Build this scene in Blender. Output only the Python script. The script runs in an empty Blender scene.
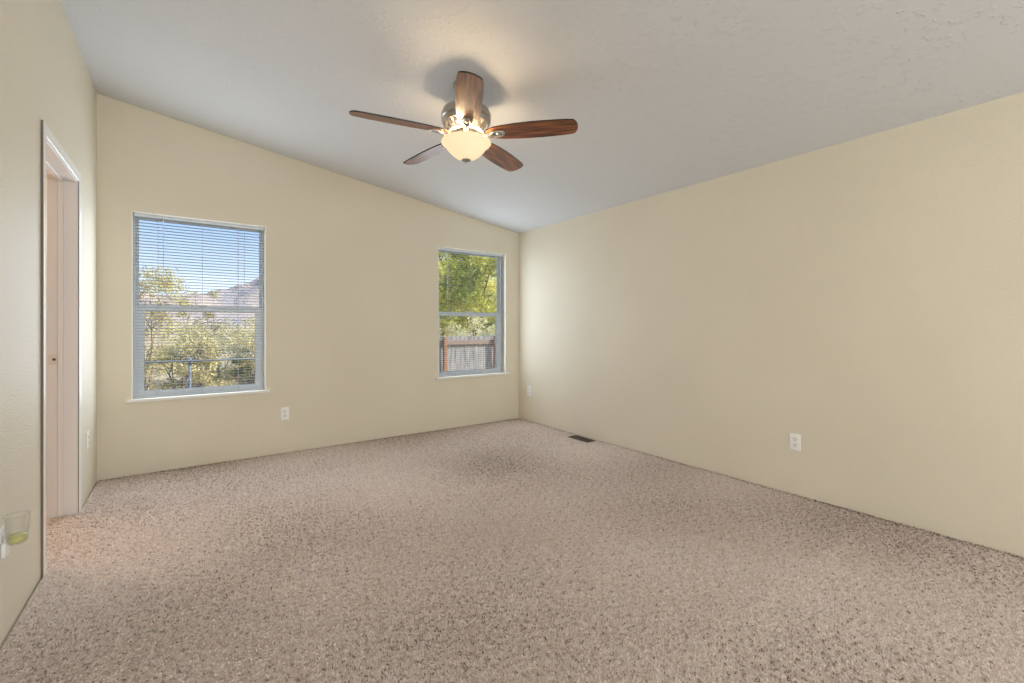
import bpy, bmesh, math, random
import numpy as np
from mathutils import Vector, Matrix, Euler

C = bpy.context.scene.collection
S = bpy.context.scene
R = math.radians

# ------------------------------------------------------------------ camera
CAM_H, FPX, YAW = 1.125, 450.0, R(35.84)
cd = bpy.data.cameras.new('camera')
cd.sensor_fit = 'HORIZONTAL'
cd.sensor_width = 36.0
cd.lens = FPX / 1024.0 * 36.0
cd.shift_y = -14.5 / 1024.0
cd.clip_start, cd.clip_end = 0.02, 3000
cam = bpy.data.objects.new('camera', cd)
C.objects.link(cam)
cam.location = (0, 0, CAM_H)
cam.rotation_euler = (R(90), 0, -YAW)
S.camera = cam

# ------------------------------------------------------------------ world, sun, room light, exposure
W = bpy.data.worlds.new('sky')
S.world = W
W.use_nodes = True
wn, wl = W.node_tree.nodes, W.node_tree.links
wn.clear()
wo = wn.new('ShaderNodeOutputWorld')
wb = wn.new('ShaderNodeBackground')
tc = wn.new('ShaderNodeTexCoord')
sx = wn.new('ShaderNodeSeparateXYZ')
rp = wn.new('ShaderNodeValToRGB')
e = rp.color_ramp.elements
e[0].position, e[0].color = 0.0, (0.82, 0.88, 0.95, 1)
e[1].position, e[1].color = 0.30, (0.27, 0.44, 0.78, 1)
for p, c in ((0.08, (0.66, 0.79, 0.98, 1)), (0.18, (0.37, 0.56, 0.92, 1))):
    n_ = e.new(p)
    n_.color = c
wl.new(tc.outputs['Generated'], sx.inputs[0])
wl.new(sx.outputs['Z'], rp.inputs[0])
wl.new(rp.outputs[0], wb.inputs['Color'])
wb.inputs['Strength'].default_value = 1.3
wl.new(wb.outputs[0], wo.inputs[0])


def light(name, kind, loc, power, col, rot=(0, 0, 0), **kw):
    d = bpy.data.lights.new(name, kind)
    d.energy = power
    d.color = col
    for k, v in kw.items():
        setattr(d, k, v)
    o = bpy.data.objects.new(name, d)
    o.location = loc
    o.rotation_euler = rot
    C.objects.link(o)
    return o


sun_dir = Vector((0.62, -0.42, 0.58)).normalized()
light('sun', 'SUN', (0, 0, 20), 7.2, (1.0, 0.93, 0.80), sun_dir.to_track_quat('Z', 'Y').to_euler(), angle=R(0.6))
# added fill light, set at the made-up window behind the photographer
light('rear_fill', 'AREA', (1.35, -3.12, 1.35), 87, (0.90, 0.965, 1.0), (R(90), 0, 0),
      shape='RECTANGLE', size=3.2, size_y=1.9)
# daylight entering by the two windows of the far wall, inside their recesses
for wx, wp in ((0.109, 17), (2.686, 12)):
    light('window_daylight', 'AREA', (wx, 4.503, 1.29), wp, (0.78, 0.89, 1.0), (R(-90), 0, 0), shape='RECTANGLE', size=0.84, size_y=1.36)
# lamp of the small room through the doorway
light('hall_lamp', 'POINT', (-1.6, 4.10, 1.95), 26, (1.0, 0.70, 0.42), shadow_soft_size=0.12)

S.view_settings.view_transform = 'Standard'
S.view_settings.look = 'None'
S.view_settings.gamma = 1.0
S.view_settings.use_curve_mapping = False
S.view_settings.exposure = 0.1
S.cycles.max_bounces = 10
S.cycles.diffuse_bounces = 6
S.cycles.transparent_max_bounces = 24
S.cycles.caustics_reflective = False
S.cycles.caustics_refractive = False
S.cycles.sample_clamp_indirect = 6.0

# ------------------------------------------------------------------ helpers
rng = random.Random(7)
nrng = np.random.default_rng(11)


def mat(name, col, rough=0.6, metal=0.0, spec=0.5, **kw):
    m = bpy.data.materials.new(name)
    m.use_nodes = True
    b = m.node_tree.nodes['Principled BSDF']
    b.inputs['Base Color'].default_value = (*col, 1)
    b.inputs['Roughness'].default_value = rough
    b.inputs['Metallic'].default_value = metal
    b.inputs['Specular IOR Level'].default_value = spec
    for k, v in kw.items():
        b.inputs[k].default_value = v
    return m


def nodes(m):
    return m.node_tree.nodes, m.node_tree.links, m.node_tree.nodes['Principled BSDF']


def noise(m, scale, detail=2.0, rough=0.5, coord='Object'):
    n, l, b = nodes(m)
    t = n.get('tc') or n.new('ShaderNodeTexCoord')
    t.name = 'tc'
    x = n.new('ShaderNodeTexNoise')
    x.inputs['Scale'].default_value = scale
    x.inputs['Detail'].default_value = detail
    x.inputs['Roughness'].default_value = rough
    l.new(t.outputs[coord], x.inputs['Vector'])
    return x


def bump(m, sock, strength, dist):
    n, l, b = nodes(m)
    bp = n.new('ShaderNodeBump')
    bp.inputs['Strength'].default_value = strength
    bp.inputs['Distance'].default_value = dist
    l.new(sock, bp.inputs['Height'])
    l.new(bp.outputs[0], b.inputs['Normal'])
    return bp


def ramp(m, sock, stops):
    n, l, b = nodes(m)
    r = n.new('ShaderNodeValToRGB')
    el = r.color_ramp.elements
    el[0].position, el[0].color = stops[0][0], (*stops[0][1], 1)
    el[1].position, el[1].color = stops[-1][0], (*stops[-1][1], 1)
    for p, c in stops[1:-1]:
        q = el.new(p)
        q.color = (*c, 1)
    l.new(sock, r.inputs[0])
    return r


def add_box(bm, x0, x1, y0, y1, z0, z1, bev=0.0, seg=2):
    r = bmesh.ops.create_cube(bm, size=1.0)
    for v in r['verts']:
        v.co = Vector(((x0 + x1) / 2 + v.co.x * (x1 - x0), (y0 + y1) / 2 + v.co.y * (y1 - y0), (z0 + z1) / 2 + v.co.z * (z1 - z0)))
    if bev > 0:
        es = list({ed for v in r['verts'] for ed in v.link_edges})
        bmesh.ops.bevel(bm, geom=es, offset=bev, segments=seg, affect='EDGES', profile=0.5)
    return r['verts']


def add_hexa(bm, pts):
    """eight corners: bottom four counter-clockwise, top four counter-clockwise"""
    v = [bm.verts.new(p) for p in pts]
    for f in ((3, 2, 1, 0), (4, 5, 6, 7), (0, 1, 5, 4), (1, 2, 6, 5), (2, 3, 7, 6), (3, 0, 4, 7)):
        bm.faces.new([v[i] for i in f])


def add_tube(bm, path, rad, n=8, caps=True, squash=None):
    path = [Vector(p) for p in path]
    if not hasattr(rad, '__len__'):
        rad = [rad] * len(path)
    rings = []
    up = Vector((0, 0, 1))
    for i, p in enumerate(path):
        d = (path[min(i + 1, len(path) - 1)] - path[max(i - 1, 0)]).normalized()
        a = d.cross(up)
        if a.length < 1e-3:
            a = d.cross(Vector((0, 1, 0)))
        a.normalize()
        b = a.cross(d).normalized()
        sa, sb = squash or (1, 1)
        rings.append([bm.verts.new(p + (a * math.cos(t) * sa + b * math.sin(t) * sb) * rad[i])
                      for t in (2 * math.pi * k / n for k in range(n))])
    for i in range(len(rings) - 1):
        for k in range(n):
            bm.faces.new((rings[i][k], rings[i][(k + 1) % n], rings[i + 1][(k + 1) % n], rings[i + 1][k]))
    if caps:
        bm.faces.new(rings[0][::-1])
        bm.faces.new(rings[-1])


def add_lathe(bm, prof, n=48, center=(0, 0, 0), close=False):
    """prof: (radius, z) pairs turned about the vertical axis"""
    cx, cy, cz = center
    rings = []
    for r, z in prof:
        if r < 1e-6:
            rings.append([bm.verts.new((cx, cy, cz + z))])
        else:
            rings.append([bm.verts.new((cx + r * math.cos(2 * math.pi * k / n), cy + r * math.sin(2 * math.pi * k / n), cz + z)) for k in range(n)])
    if close:
        rings.append(rings[0])
    for a, b in zip(rings, rings[1:]):
        for k in range(n):
            q = [a[k % len(a)], a[(k + 1) % len(a)], b[(k + 1) % len(b)], b[k % len(b)]]
            u = []
            for v in q:
                if v not in u:
                    u.append(v)
            if len(u) >= 3:
                try:
                    bm.faces.new(u)
                except ValueError:
                    pass


def obj(name, bm, m, parent=None, smooth=False, loc=None):
    bmesh.ops.recalc_face_normals(bm, faces=bm.faces)
    me = bpy.data.meshes.new(name)
    bm.to_mesh(me)
    bm.free()
    if m is not None:
        me.materials.append(m)
    if smooth:
        for p in me.polygons:
            p.use_smooth = True
    o = bpy.data.objects.new(name, me)
    C.objects.link(o)
    if parent:
        o.parent = parent
    if loc is not None:
        o.location = loc
    return o


def autosmooth(o, ang=35):
    me = o.data
    for p in me.polygons:
        p.use_smooth = True
    try:
        me.set_sharp_from_angle(angle=R(ang))
    except Exception:
        pass
    return o


def tag(o, label=None, cat=None, group=None, kind=None):
    for k, v in (('label', label), ('category', cat), ('group', group), ('kind', kind)):
        if v:
            o[k] = v
    return o


def thing(name, label, cat, loc=(0, 0, 0), rot=(0, 0, 0), group=None, kind=None):
    o = bpy.data.objects.new(name, None)
    o.empty_display_size = 0.1
    C.objects.link(o)
    o.location = loc
    o.rotation_euler = rot
    return tag(o, label, cat, group, kind)


# ------------------------------------------------------------------ the room's measures
XL, XR, YB, YR = -0.538, 3.334, 4.473, -3.20
ZL, ZR = 2.845, 2.281
T = 0.128


def zc(x):
    return ZL + (x - XL) * (ZR - ZL) / (XR - XL)


W1 = (-0.343, 0.562)
W2 = (2.232, 3.139)
WZ0, WZ1 = 0.561, 2.012
DY0, DY1, DZ = 2.953, 3.759, 2.018

# ------------------------------------------------------------------ materials of the shell
M_wall = mat('cream_wall_paint', (0.60, 0.53, 0.405), 0.55, spec=0.35)
nz = noise(M_wall, 150, 2, 0.5)
nz2 = noise(M_wall, 1.3, 2)
rw = ramp(M_wall, nz2.outputs['Fac'], [(0.3, (0.76, 0.695, 0.565)), (0.7, (0.795, 0.73, 0.595))])
M_wall.node_tree.links.new(rw.outputs[0], nodes(M_wall)[2].inputs['Base Color'])
bump(M_wall, nz.outputs['Fac'], 0.6, 0.005)

M_ceil = mat('white_knockdown_ceiling', (0.675, 0.69, 0.71), 0.8, spec=0.2)
n, l, b = nodes(M_ceil)
na = noise(M_ceil, 24, 4, 0.6)
nb = noise(M_ceil, 2.2, 2, 0.5)
ra = ramp(M_ceil, na.outputs['Fac'], [(0.55, (0, 0, 0)), (0.63, (1, 1, 1))])
rb = ramp(M_ceil, nb.outputs['Fac'], [(0.35, (0.15, 0.15, 0.15)), (0.65, (1, 1, 1))])
mx = n.new('ShaderNodeMath')
mx.operation = 'MULTIPLY'
l.new(ra.outputs[0], mx.inputs[0])
l.new(rb.outputs[0], mx.inputs[1])
bump(M_ceil, mx.outputs[0], 0.55, 0.005)

M_white = mat('white_trim_paint', (0.86, 0.85, 0.83), 0.35)
M_jamb = mat('white_jamb_paint', (0.76, 0.735, 0.725), 0.4)
M_vinyl = mat('white_vinyl', (0.87, 0.92, 0.96), 0.35)
M_sill = mat('painted_sill', (0.84, 0.82, 0.76), 0.4)
M_return = mat('painted_window_return', (0.86, 0.83, 0.74), 0.5)

M_glass = bpy.data.materials.new('window_glass')
M_glass.use_nodes = True
n, l = M_glass.node_tree.nodes, M_glass.node_tree.links
n.clear()
go = n.new('ShaderNodeOutputMaterial')
gm = n.new('ShaderNodeMixShader')
gt = n.new('ShaderNodeBsdfTransparent')
gt.inputs[0].default_value = (0.97, 0.985, 0.98, 1)
gg = n.new('ShaderNodeBsdfGlossy')
gg.inputs['Roughness'].default_value = 0.02
gf = n.new('ShaderNodeFresnel')
gf.inputs[0].default_value = 1.3
l.new(gf.outputs[0], gm.inputs[0])
l.new(gt.outputs[0], gm.inputs[1])
l.new(gg.outputs[0], gm.inputs[2])
l.new(gm.outputs[0], go.inputs[0])

# ------------------------------------------------------------------ floor, ceiling, walls
HX, HY0, HY1, HZ = -2.3, 2.3, 4.473, 2.25                  # the small room through the doorway

bm = bmesh.new()
add_box(bm, HX - 0.1, XR + T, YR - T, YB + 0.16, -0.12, -0.022)
add_box(bm, XL + 0.010, XR - 0.012, YR + 0.010, YB - 0.010, -0.022, -0.006)
add_box(bm, XL - T, XL + 0.012, DY0 + 0.018, DY1 - 0.018, -0.022, -0.006)
add_box(bm, HX, XL - T, HY0, HY1, -0.022, -0.006)
tag(obj('floor', bm, mat('carpet_backing', (0.74, 0.64, 0.57), 0.95, spec=0.05)), 'beige brown frieze carpet covering the whole floor', 'floor', kind='structure')

# the pile itself: twisted yarn ends standing on the backing
M_pile = mat('beige_carpet_yarn', (0.5, 0.4, 0.35), 0.95, spec=0.03)
n, l, b = nodes(M_pile)
at0 = n.new('ShaderNodeAttribute')
at0.attribute_name = 'yarn_tone'
yr = ramp(M_pile, at0.outputs['Fac'], [(0.0, (0.24, 0.17, 0.13)), (0.2, (0.57, 0.49, 0.445)), (0.45, (0.835, 0.75, 0.705)), (0.8, (0.935, 0.865, 0.83)), (1.0, (0.96, 0.91, 0.88))])
l.new(yr.outputs[0], b.inputs['Base Color'])
ptl = n.new('ShaderNodeBsdfTranslucent')
l.new(yr.outputs[0], ptl.inputs[0])
pmx = n.new('ShaderNodeMixShader')
pmx.inputs[0].default_value = 0.5
l.new(b.outputs[0], pmx.inputs[1])
l.new(ptl.outputs[0], pmx.inputs[2])
l.new(pmx.outputs[0], n['Material Output'].inputs['Surface'])


def smooth_field(x, y, seed, waves, lo, hi):
    g = np.random.default_rng(seed)
    out = np.zeros_like(x)
    for _ in range(waves):
        k = g.uniform(lo, hi)
        a = g.uniform(0, 2 * np.pi)
        out += np.sin(k * (x * np.cos(a) + y * np.sin(a)) + g.uniform(0, 6.28))
    return out / math.sqrt(waves / 2)


def pile_patch(x0_, x1_, y0_, y1_, step, size):
    nx, ny = int((x1_ - x0_) / step), int((y1_ - y0_) / step)
    gx, gy = np.meshgrid(np.arange(nx), np.arange(ny))
    k = nx * ny
    px_ = x0_ + (gx.ravel() + nrng.uniform(-1.0, 2.0, k)) * step
    py_ = y0_ + (gy.ravel() + nrng.uniform(-1.0, 2.0, k)) * step
    px_, py_ = np.clip(px_, x0_, x1_), np.clip(py_, y0_, y1_)
    return np.stack([px_, py_, np.full(k, size)], 1)


def carpet_pile():
    e0 = 0.016
    zones = [(XL + e0, XR - e0, YR + e0, -0.3, 0.022, 2.9),
             (XL + e0, XR - e0, -0.3, 0.9, 0.0058, 0.80),
             (XL + e0, XR - e0, 0.9, 2.6, 0.0048, 0.72),
             (XL + e0, XR - e0, 2.6, YB - e0, 0.0064, 0.92),
             (XL - T - 0.35, XL + e0, DY0 + 0.02, DY1 - 0.02, 0.0066, 0.92)]
    P = np.concatenate([pile_patch(*z) for z in zones])
    x, y, s = P.T
    k = len(x)
    # the way the pile lies: brushed this way and that by the vacuum and by feet
    f1, f2 = smooth_field(x, y, 3, 16, 1.5, 9.0), smooth_field(x, y, 4, 16, 1.5, 9.0)
    lean = np.stack([0.45 * f1 + nrng.normal(0, 0.75, k), 0.45 * f2 + nrng.normal(0, 0.75, k)], 1)
    ln = 0.0082 * (0.75 + 0.5 * nrng.random(k)) * (0.85 + 0.15 * s)
    # dents left by furniture feet
    for u, v, ra_, rb_ in ((322, 547, 0.028, 0.018), (309, 567, 0.050, 0.010), (300, 498, 0.035, 0.02), (450, 514, 0.035, 0.018), (436, 470, 0.05, 0.03), (566, 483, 0.035, 0.022), (598, 489, 0.035, 0.022), (604, 470, 0.04, 0.025), (512, 600, 0.035, 0.02)):
        dd = FPX * CAM_H / (v - 327)
        cx_ = (u - 512) / FPX * dd
        wx_, wy_ = dd * math.sin(YAW) + cx_ * math.cos(YAW), dd * math.cos(YAW) - cx_ * math.sin(YAW)
        q = (((x - wx_) * 0.81 - (y - wy_) * 0.585) / ra_) ** 2 + (((x - wx_) * 0.585 + (y - wy_) * 0.81) / rb_) ** 2
        ln = ln * (1 - 0.75 * np.exp(-q * 0.7))
    d = np.concatenate([lean, np.full((k, 1), 1.0)], 1)
    d /= np.linalg.norm(d, axis=1)[:, None]
    a = nrng.uniform(0, np.pi, k)
    wv_ = np.stack([np.cos(a), np.sin(a), np.zeros(k)], 1) * (0.0027 * s * (0.8 + 0.4 * nrng.random(k)))[:, None]
    base = np.stack([x, y, np.full(k, -0.0055)], 1)
    mid = base + d * (ln * 0.55)[:, None]
    curl = np.concatenate([lean * 0.5 + nrng.normal(0, 0.35, (k, 2)), np.full((k, 1), 0.40)], 1)
    curl /= np.linalg.norm(curl, axis=1)[:, None]
    tip = mid + curl * (ln * 0.5)[:, None]
    tw = nrng.uniform(-0.9, 0.9, k)
    c_, s_ = np.cos(tw), np.sin(tw)
    w2 = np.stack([wv_[:, 0] * c_ - wv_[:, 1] * s_, wv_[:, 0] * s_ + wv_[:, 1] * c_, np.zeros(k)], 1)
    V = np.stack([base - wv_ * 0.8, base + wv_ * 0.8, mid - wv_ * 1.1, mid + wv_ * 1.1, tip - w2 * 0.8, tip + w2 * 0.8], 1).reshape(-1, 3)
    o6 = np.arange(k)[:, None] * 6
    F = np.concatenate([o6 + np.array([[0, 1, 3, 2]]), o6 + np.array([[2, 3, 5, 4]])], 1).reshape(-1, 4)
    me = bpy.data.meshes.new('carpet_pile')
    me.vertices.add(len(V))
    me.vertices.foreach_set('co', V.astype(np.float32).ravel())
    me.loops.add(F.size)
    me.loops.foreach_set('vertex_index', F.astype(np.int32).ravel())
    me.polygons.add(len(F))
    me.polygons.foreach_set('loop_start', (np.arange(len(F)) * 4).astype(np.int32))
    me.update(calc_edges=True)
    t = nrng.random(k)
    t = np.clip(0.10 + 0.86 * t ** 0.9 + 0.12 * smooth_field(x, y, 8, 40, 90, 330) + 0.07 * smooth_field(x, y, 5, 8, 1.5, 6), 0, 1)
    # pile tone darkened along the right and back walls
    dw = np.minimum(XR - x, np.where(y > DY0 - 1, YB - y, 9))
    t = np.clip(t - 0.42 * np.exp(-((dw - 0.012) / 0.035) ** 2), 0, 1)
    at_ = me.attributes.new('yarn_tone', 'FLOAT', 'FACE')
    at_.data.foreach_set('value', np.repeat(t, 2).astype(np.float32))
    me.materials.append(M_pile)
    o = bpy.data.objects.new('carpet_pile', me)
    C.objects.link(o)
    tag(o, 'beige and brown frieze carpet pile with vacuum marks across the floor', 'carpet', kind='stuff')


carpet_pile()

bm = bmesh.new()
x0, x1, y0, y1 = XL - T, XR + T, YR - T, YB + 0.16
add_hexa(bm, [(x0, y0, zc(x0)), (x1, y0, zc(x1)), (x1, y1, zc(x1)), (x0, y1, zc(x0)),
              (x0, y0, zc(x0) + 0.15), (x1, y0, zc(x1) + 0.15), (x1, y1, zc(x1) + 0.15), (x0, y1, zc(x0) + 0.15)])
tag(obj('ceiling', bm, M_ceil), 'pale grey textured ceiling sloping down to the right', 'ceiling', kind='structure')


def wall_piece(bm, xa, xb, ya, yb, za, zb=None):
    """a box whose top follows the sloping ceiling when zb is None"""
    ta, tb = (zc(xa), zc(xb)) if zb is None else (zb, zb)
    add_hexa(bm, [(xa, ya, za), (xb, ya, za), (xb, yb, za), (xa, yb, za), (xa, ya, ta), (xb, ya, tb), (xb, yb, tb), (xa, yb, ta)])


bm = bmesh.new()
ya, yb = YB, YB + 0.16
cuts = [XL, W1[0], W1[1], W2[0], W2[1], XR]
for i in range(5):
    if i in (1, 3):
        wall_piece(bm, cuts[i], cuts[i + 1], ya, yb, -0.022, WZ0)
        wall_piece(bm, cuts[i], cuts[i + 1], ya, yb, WZ1)
    else:
        wall_piece(bm, cuts[i], cuts[i + 1], ya, yb, -0.022)
tag(obj('wall_back', bm, M_wall), 'cream wall with the two windows', 'wall', kind='structure')

bm = bmesh.new()
wall_piece(bm, XR, XR + T, YR - T, YB + 0.16, -0.022)
tag(obj('wall_right', bm, M_wall), 'long plain cream wall on the right', 'wall', kind='structure')

bm = bmesh.new()
wall_piece(bm, XL - T, XL, YR - T, DY0, -0.022)
wall_piece(bm, XL - T, XL, DY0, DY1, DZ)
wall_piece(bm, XL - T, XL, DY1, YB + 0.16, -0.022)
tag(obj('wall_left', bm, M_wall), 'cream wall with the doorway on the left', 'wall', kind='structure')

bm = bmesh.new()
rx0, rx1, rz0, rz1 = -0.3, 3.0, 0.4, 2.1
wall_piece(bm, XL, rx0, YR - T, YR, -0.022)
wall_piece(bm, rx0, rx1, YR - T, YR, -0.022, rz0)
wall_piece(bm, rx0, rx1, YR - T, YR, rz1)
wall_piece(bm, rx1, XR, YR - T, YR, -0.022)
tag(obj('wall_rear', bm, M_wall), 'cream wall behind the photographer', 'wall', kind='structure')
bm = bmesh.new()  # made-up window, put in to go with the rear fill light
add_box(bm, rx0, rx1, YR - 0.07, YR - 0.05, rz0, rz1)
for k in range(4):
    xx = rx0 + (rx1 - rx0 - 0.06) * k / 3
    add_box(bm, xx, xx + 0.06, YR - 0.05, YR - 0.01, rz0, rz1)
tag(obj('added_rear_window', bm, M_white), 'added window with an opaque shade behind the photographer', 'window', kind='structure')

# small room through the doorway
M_hall = mat('hall_paint', (0.70, 0.67, 0.63), 0.6)
bm = bmesh.new()
add_box(bm, HX - 0.1, HX, HY0 - 0.1, HY1 + 0.16, 0, HZ)
add_box(bm, HX, XL - T, HY0 - 0.1, HY0, 0, HZ)
add_box(bm, HX, XL - T, HY1, HY1 + 0.16, 0, HZ)
tag(obj('wall_hall', bm, M_hall), 'walls of the small room seen through the doorway', 'wall', kind='structure')
bm = bmesh.new()
add_box(bm, HX - 0.1, XL - T, HY0 - 0.1, HY1 + 0.16, HZ, HZ + 0.1)
tag(obj('ceiling_hall', bm, M_ceil), 'ceiling of the small room through the doorway', 'ceiling', kind='structure')

# ------------------------------------------------------------------ doorway: jambs, stops, casing, strike plate
M_brass = mat('aged_brass', (0.55, 0.42, 0.20), 0.35, 1.0)
M_nickel = mat('brushed_nickel', (0.52, 0.48, 0.42), 0.42, 1.0)
M_dark = mat('dark_recess', (0.03, 0.025, 0.02), 0.7)
door = thing('door_1', 'white cased doorway in the left wall', 'doorway', (XL, (DY0 + DY1) / 2, 0), kind='structure')


def in_door(name, bm, m, smooth=False):
    o = obj(name, bm, m, door, smooth)
    o.matrix_parent_inverse = Matrix.Translation(door.location).inverted()
    return o


JT = 0.018
for nm, (ja, jb) in (('jamb', (DY0 - 0.0, DY0 + JT)), ('jamb', (DY1 - JT, DY1))):
    bm = bmesh.new()
    add_box(bm, XL - T - 0.002, XL + 0.002, ja, jb, -0.022, DZ, 0.0015, 1)
    in_door('jamb', bm, M_jamb)
bm = bmesh.new()
add_box(bm, XL - T - 0.002, XL + 0.002, DY0 + JT, DY1 - JT, DZ - JT, DZ, 0.0015, 1)
in_door('head_jamb', bm, M_jamb)
for a, b_ in ((DY0 + JT, DY0 + JT + 0.011), (DY1 - JT - 0.011, DY1 - JT)):
    bm = bmesh.new()
    add_box(bm, XL - 0.083, XL - 0.060, a, b_, 0, DZ - JT - 0.011, 0.002, 1)
    in_door('door_stop', bm, M_jamb)
bm = bmesh.new()
add_box(bm, XL - 0.083, XL - 0.060, DY0 + JT, DY1 - JT, DZ - JT - 0.011, DZ - JT, 0.002, 1)
in_door('door_stop', bm, M_jamb)


def casing_profile():
    # across the width (0 = inner edge), thickness
    return [(0, 0), (0, 0.006), (0.004, 0.009), (0.012, 0.0095), (0.016, 0.0075), (0.022, 0.008), (0.040, 0.0115), (0.050, 0.0115), (0.053, 0.009), (0.053, 0)]


def casing(side):
    """moulded casing board; mitred at the head"""
    bm = bmesh.new()
    prof = casing_profile()
    rv = 0.006
    ra_, rb_ = [], []
    for w, t in prof:
        if side == 'near':
            y = DY0 - 0.0 + rv - w
            ra_.append(bm.verts.new((XL + t, y, -0.022)))
            rb_.append(bm.verts.new((XL + t, y, DZ - rv + w)))
        elif side == 'far':
            y = DY1 - rv + w
            ra_.append(bm.verts.new((XL + t, y, -0.022)))
            rb_.append(bm.verts.new((XL + t, y, DZ - rv + w)))
        else:
            z = DZ - rv + w
            ra_.append(bm.verts.new((XL + t, DY0 + rv - w, z)))
            rb_.append(bm.verts.new((XL + t, DY1 - rv + w, z)))
    for i in range(len(prof) - 1):
        q = bm.faces.new((ra_[i], ra_[i + 1], rb_[i + 1], rb_[i]))
        if i == (0 if side == 'far' else len(prof) - 2) and side != 'head':
            q.material_index = 1
    bm.faces.new(ra_)
    bm.faces.new(rb_)
    return bm


M_casing_edge = mat('dark_casing_edge', (0.20, 0.165, 0.135), 0.8)  # dark brown for one edge of each upright casing board
for s_ in ('near', 'far', 'head'):
    in_door('casing', casing(s_), M_white).data.materials.append(M_casing_edge)
bm = bmesh.new()
yj = DY1 - JT
add_box(bm, XL - 0.124, XL - 0.0845, yj - 0.0015, yj, 0.902, 0.962, 0.0006, 1)
sp = in_door('strike_plate', bm, mat('painted_strike_plate', (0.70, 0.66, 0.62), 0.3, 0.3))
tag(sp, 'pale metal strike plate with a round latch hole')
bm = bmesh.new()
r_ = bmesh.ops.create_cone(bm, cap_ends=True, segments=20, radius1=0.008, radius2=0.008, depth=0.002,
                           matrix=Matrix.Translation((XL - 0.0985, yj - 0.0018, 0.933)) @ Matrix.Rotation(R(90), 4, 'X'))
o = obj('latch_hole', bm, mat('latch_hole_brown', (0.10, 0.06, 0.03), 0.5), sp)

# ------------------------------------------------------------------ windows
FY = YB + 0.098                                           # room-side face of the vinyl frame


def window_unit(name, xs, label):
    xa, xb = xs
    root = thing(name, label, 'window', ((xa + xb) / 2, YB, WZ0), kind='structure')
    pi = Matrix.Translation(root.location).inverted()

    def part(nm, bm, m, par=None):
        o = obj(nm, bm, m, par or root)
        if par is None:
            o.matrix_parent_inverse = pi
        return o
    # drywall return lining the opening
    bm = bmesh.new()
    t = 0.006
    add_box(bm, xa, xa + t, YB + 0.001, FY, WZ0 + 0.012, WZ1)
    add_box(bm, xb - t, xb, YB + 0.001, FY, WZ0 + 0.012, WZ1)
    add_box(bm, xa + t, xb - t, YB + 0.001, FY, WZ1 - t, WZ1)
    part('window_return', bm, M_return)
    # sill board with nosing
    bm = bmesh.new()
    add_box(bm, xa - 0.032, xb + 0.032, YB - 0.028, YB, WZ0 - 0.012, WZ0 + 0.012, 0.005, 3)
    add_box(bm, xa, xb, YB, FY, WZ0, WZ0 + 0.012)
    part('window_sill', bm, M_sill)
    # outer frame
    fw = 0.024
    za, zb = WZ0 + 0.012, WZ1
    bm = bmesh.new()
    add_box(bm, xa, xa + fw, FY, FY + 0.06, za, zb, 0.003, 1)
    add_box(bm, xb - fw, xb, FY, FY + 0.06, za, zb, 0.003, 1)
    add_box(bm, xa + fw, xb - fw, FY, FY + 0.06, za, za + fw, 0.003, 1)
    add_box(bm, xa + fw, xb - fw, FY, FY + 0.06, zb - fw, zb, 0.003, 1)
    part('window_frame', bm, M_vinyl)
    zm0, zm1 = 1.250, 1.299
    # fixed upper lite
    bm = bmesh.new()
    sw = 0.011
    ua, ub = xa + fw, xb - fw
    add_box(bm, ua, ua + sw, FY + 0.030, FY + 0.056, zm0, zb - fw, 0.002, 1)
    add_box(bm, ub - sw, ub, FY + 0.030, FY + 0.056, zm0, zb - fw, 0.002, 1)
    add_box(bm, ua + sw, ub - sw, FY + 0.030, FY + 0.056, zb - fw - sw, zb - fw, 0.002, 1)
    add_box(bm, ua + sw, ub - sw, FY + 0.030, FY + 0.056, zm0, zm1, 0.002, 1)
    us = part('upper_sash', bm, M_vinyl)
    bm = bmesh.new()
    add_box(bm, ua + sw, ub - sw, FY + 0.042, FY + 0.046, zm1, zb - fw - sw)
    part('pane', bm, M_glass, us)
    # sliding lower sash, nearer the room
    bm = bmesh.new()
    sw = 0.046
    add_box(bm, ua, ua + sw, FY + 0.002, FY + 0.028, za + fw, zm1 - 0.004, 0.003, 2)
    add_box(bm, ub - sw, ub, FY + 0.002, FY + 0.028, za + fw, zm1 - 0.004, 0.003, 2)
    add_box(bm, ua + sw, ub - sw, FY + 0.002, FY + 0.028, za + fw, za + fw + 0.024, 0.003, 2)
    add_box(bm, ua + sw, ub - sw, FY + 0.002, FY + 0.028, zm0, zm1 - 0.004, 0.003, 2)
    ls = part('lower_sash', bm, M_vinyl)
    bm = bmesh.new()
    add_box(bm, ua + sw, ub - sw, FY + 0.013, FY + 0.017, za + fw + 0.024, zm0)
    part('pane', bm, M_glass, ls)
    bm = bmesh.new()
    xm = (xa + xb) / 2
    add_box(bm, xm - 0.03, xm + 0.03, FY - 0.006, FY + 0.012, zm1 - 0.004, zm1 + 0.008, 0.002, 2)
    part('sash_lock', bm, M_vinyl, ls)
    return root


window_unit('window_1', W1, 'white single hung window on the left of the back wall')
window_unit('window_2', W2, 'white single hung window beside the right corner')

# ------------------------------------------------------------------ mini blinds
M_slat = mat('white_blind_slat', (0.63, 0.68, 0.74), 0.4, spec=0.4)
M_cord = mat('blind_cord', (0.62, 0.62, 0.62), 0.7)
M_wand = mat('clear_wand', (0.75, 0.77, 0.78), 0.15)


def px_x(px, y):
    """room X of an image column on the plane Y = y"""
    u = (px - 512) / FPX
    s, c = math.sin(YAW), math.cos(YAW)
    return y * (s + u * c) / (c - u * s)


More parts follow.
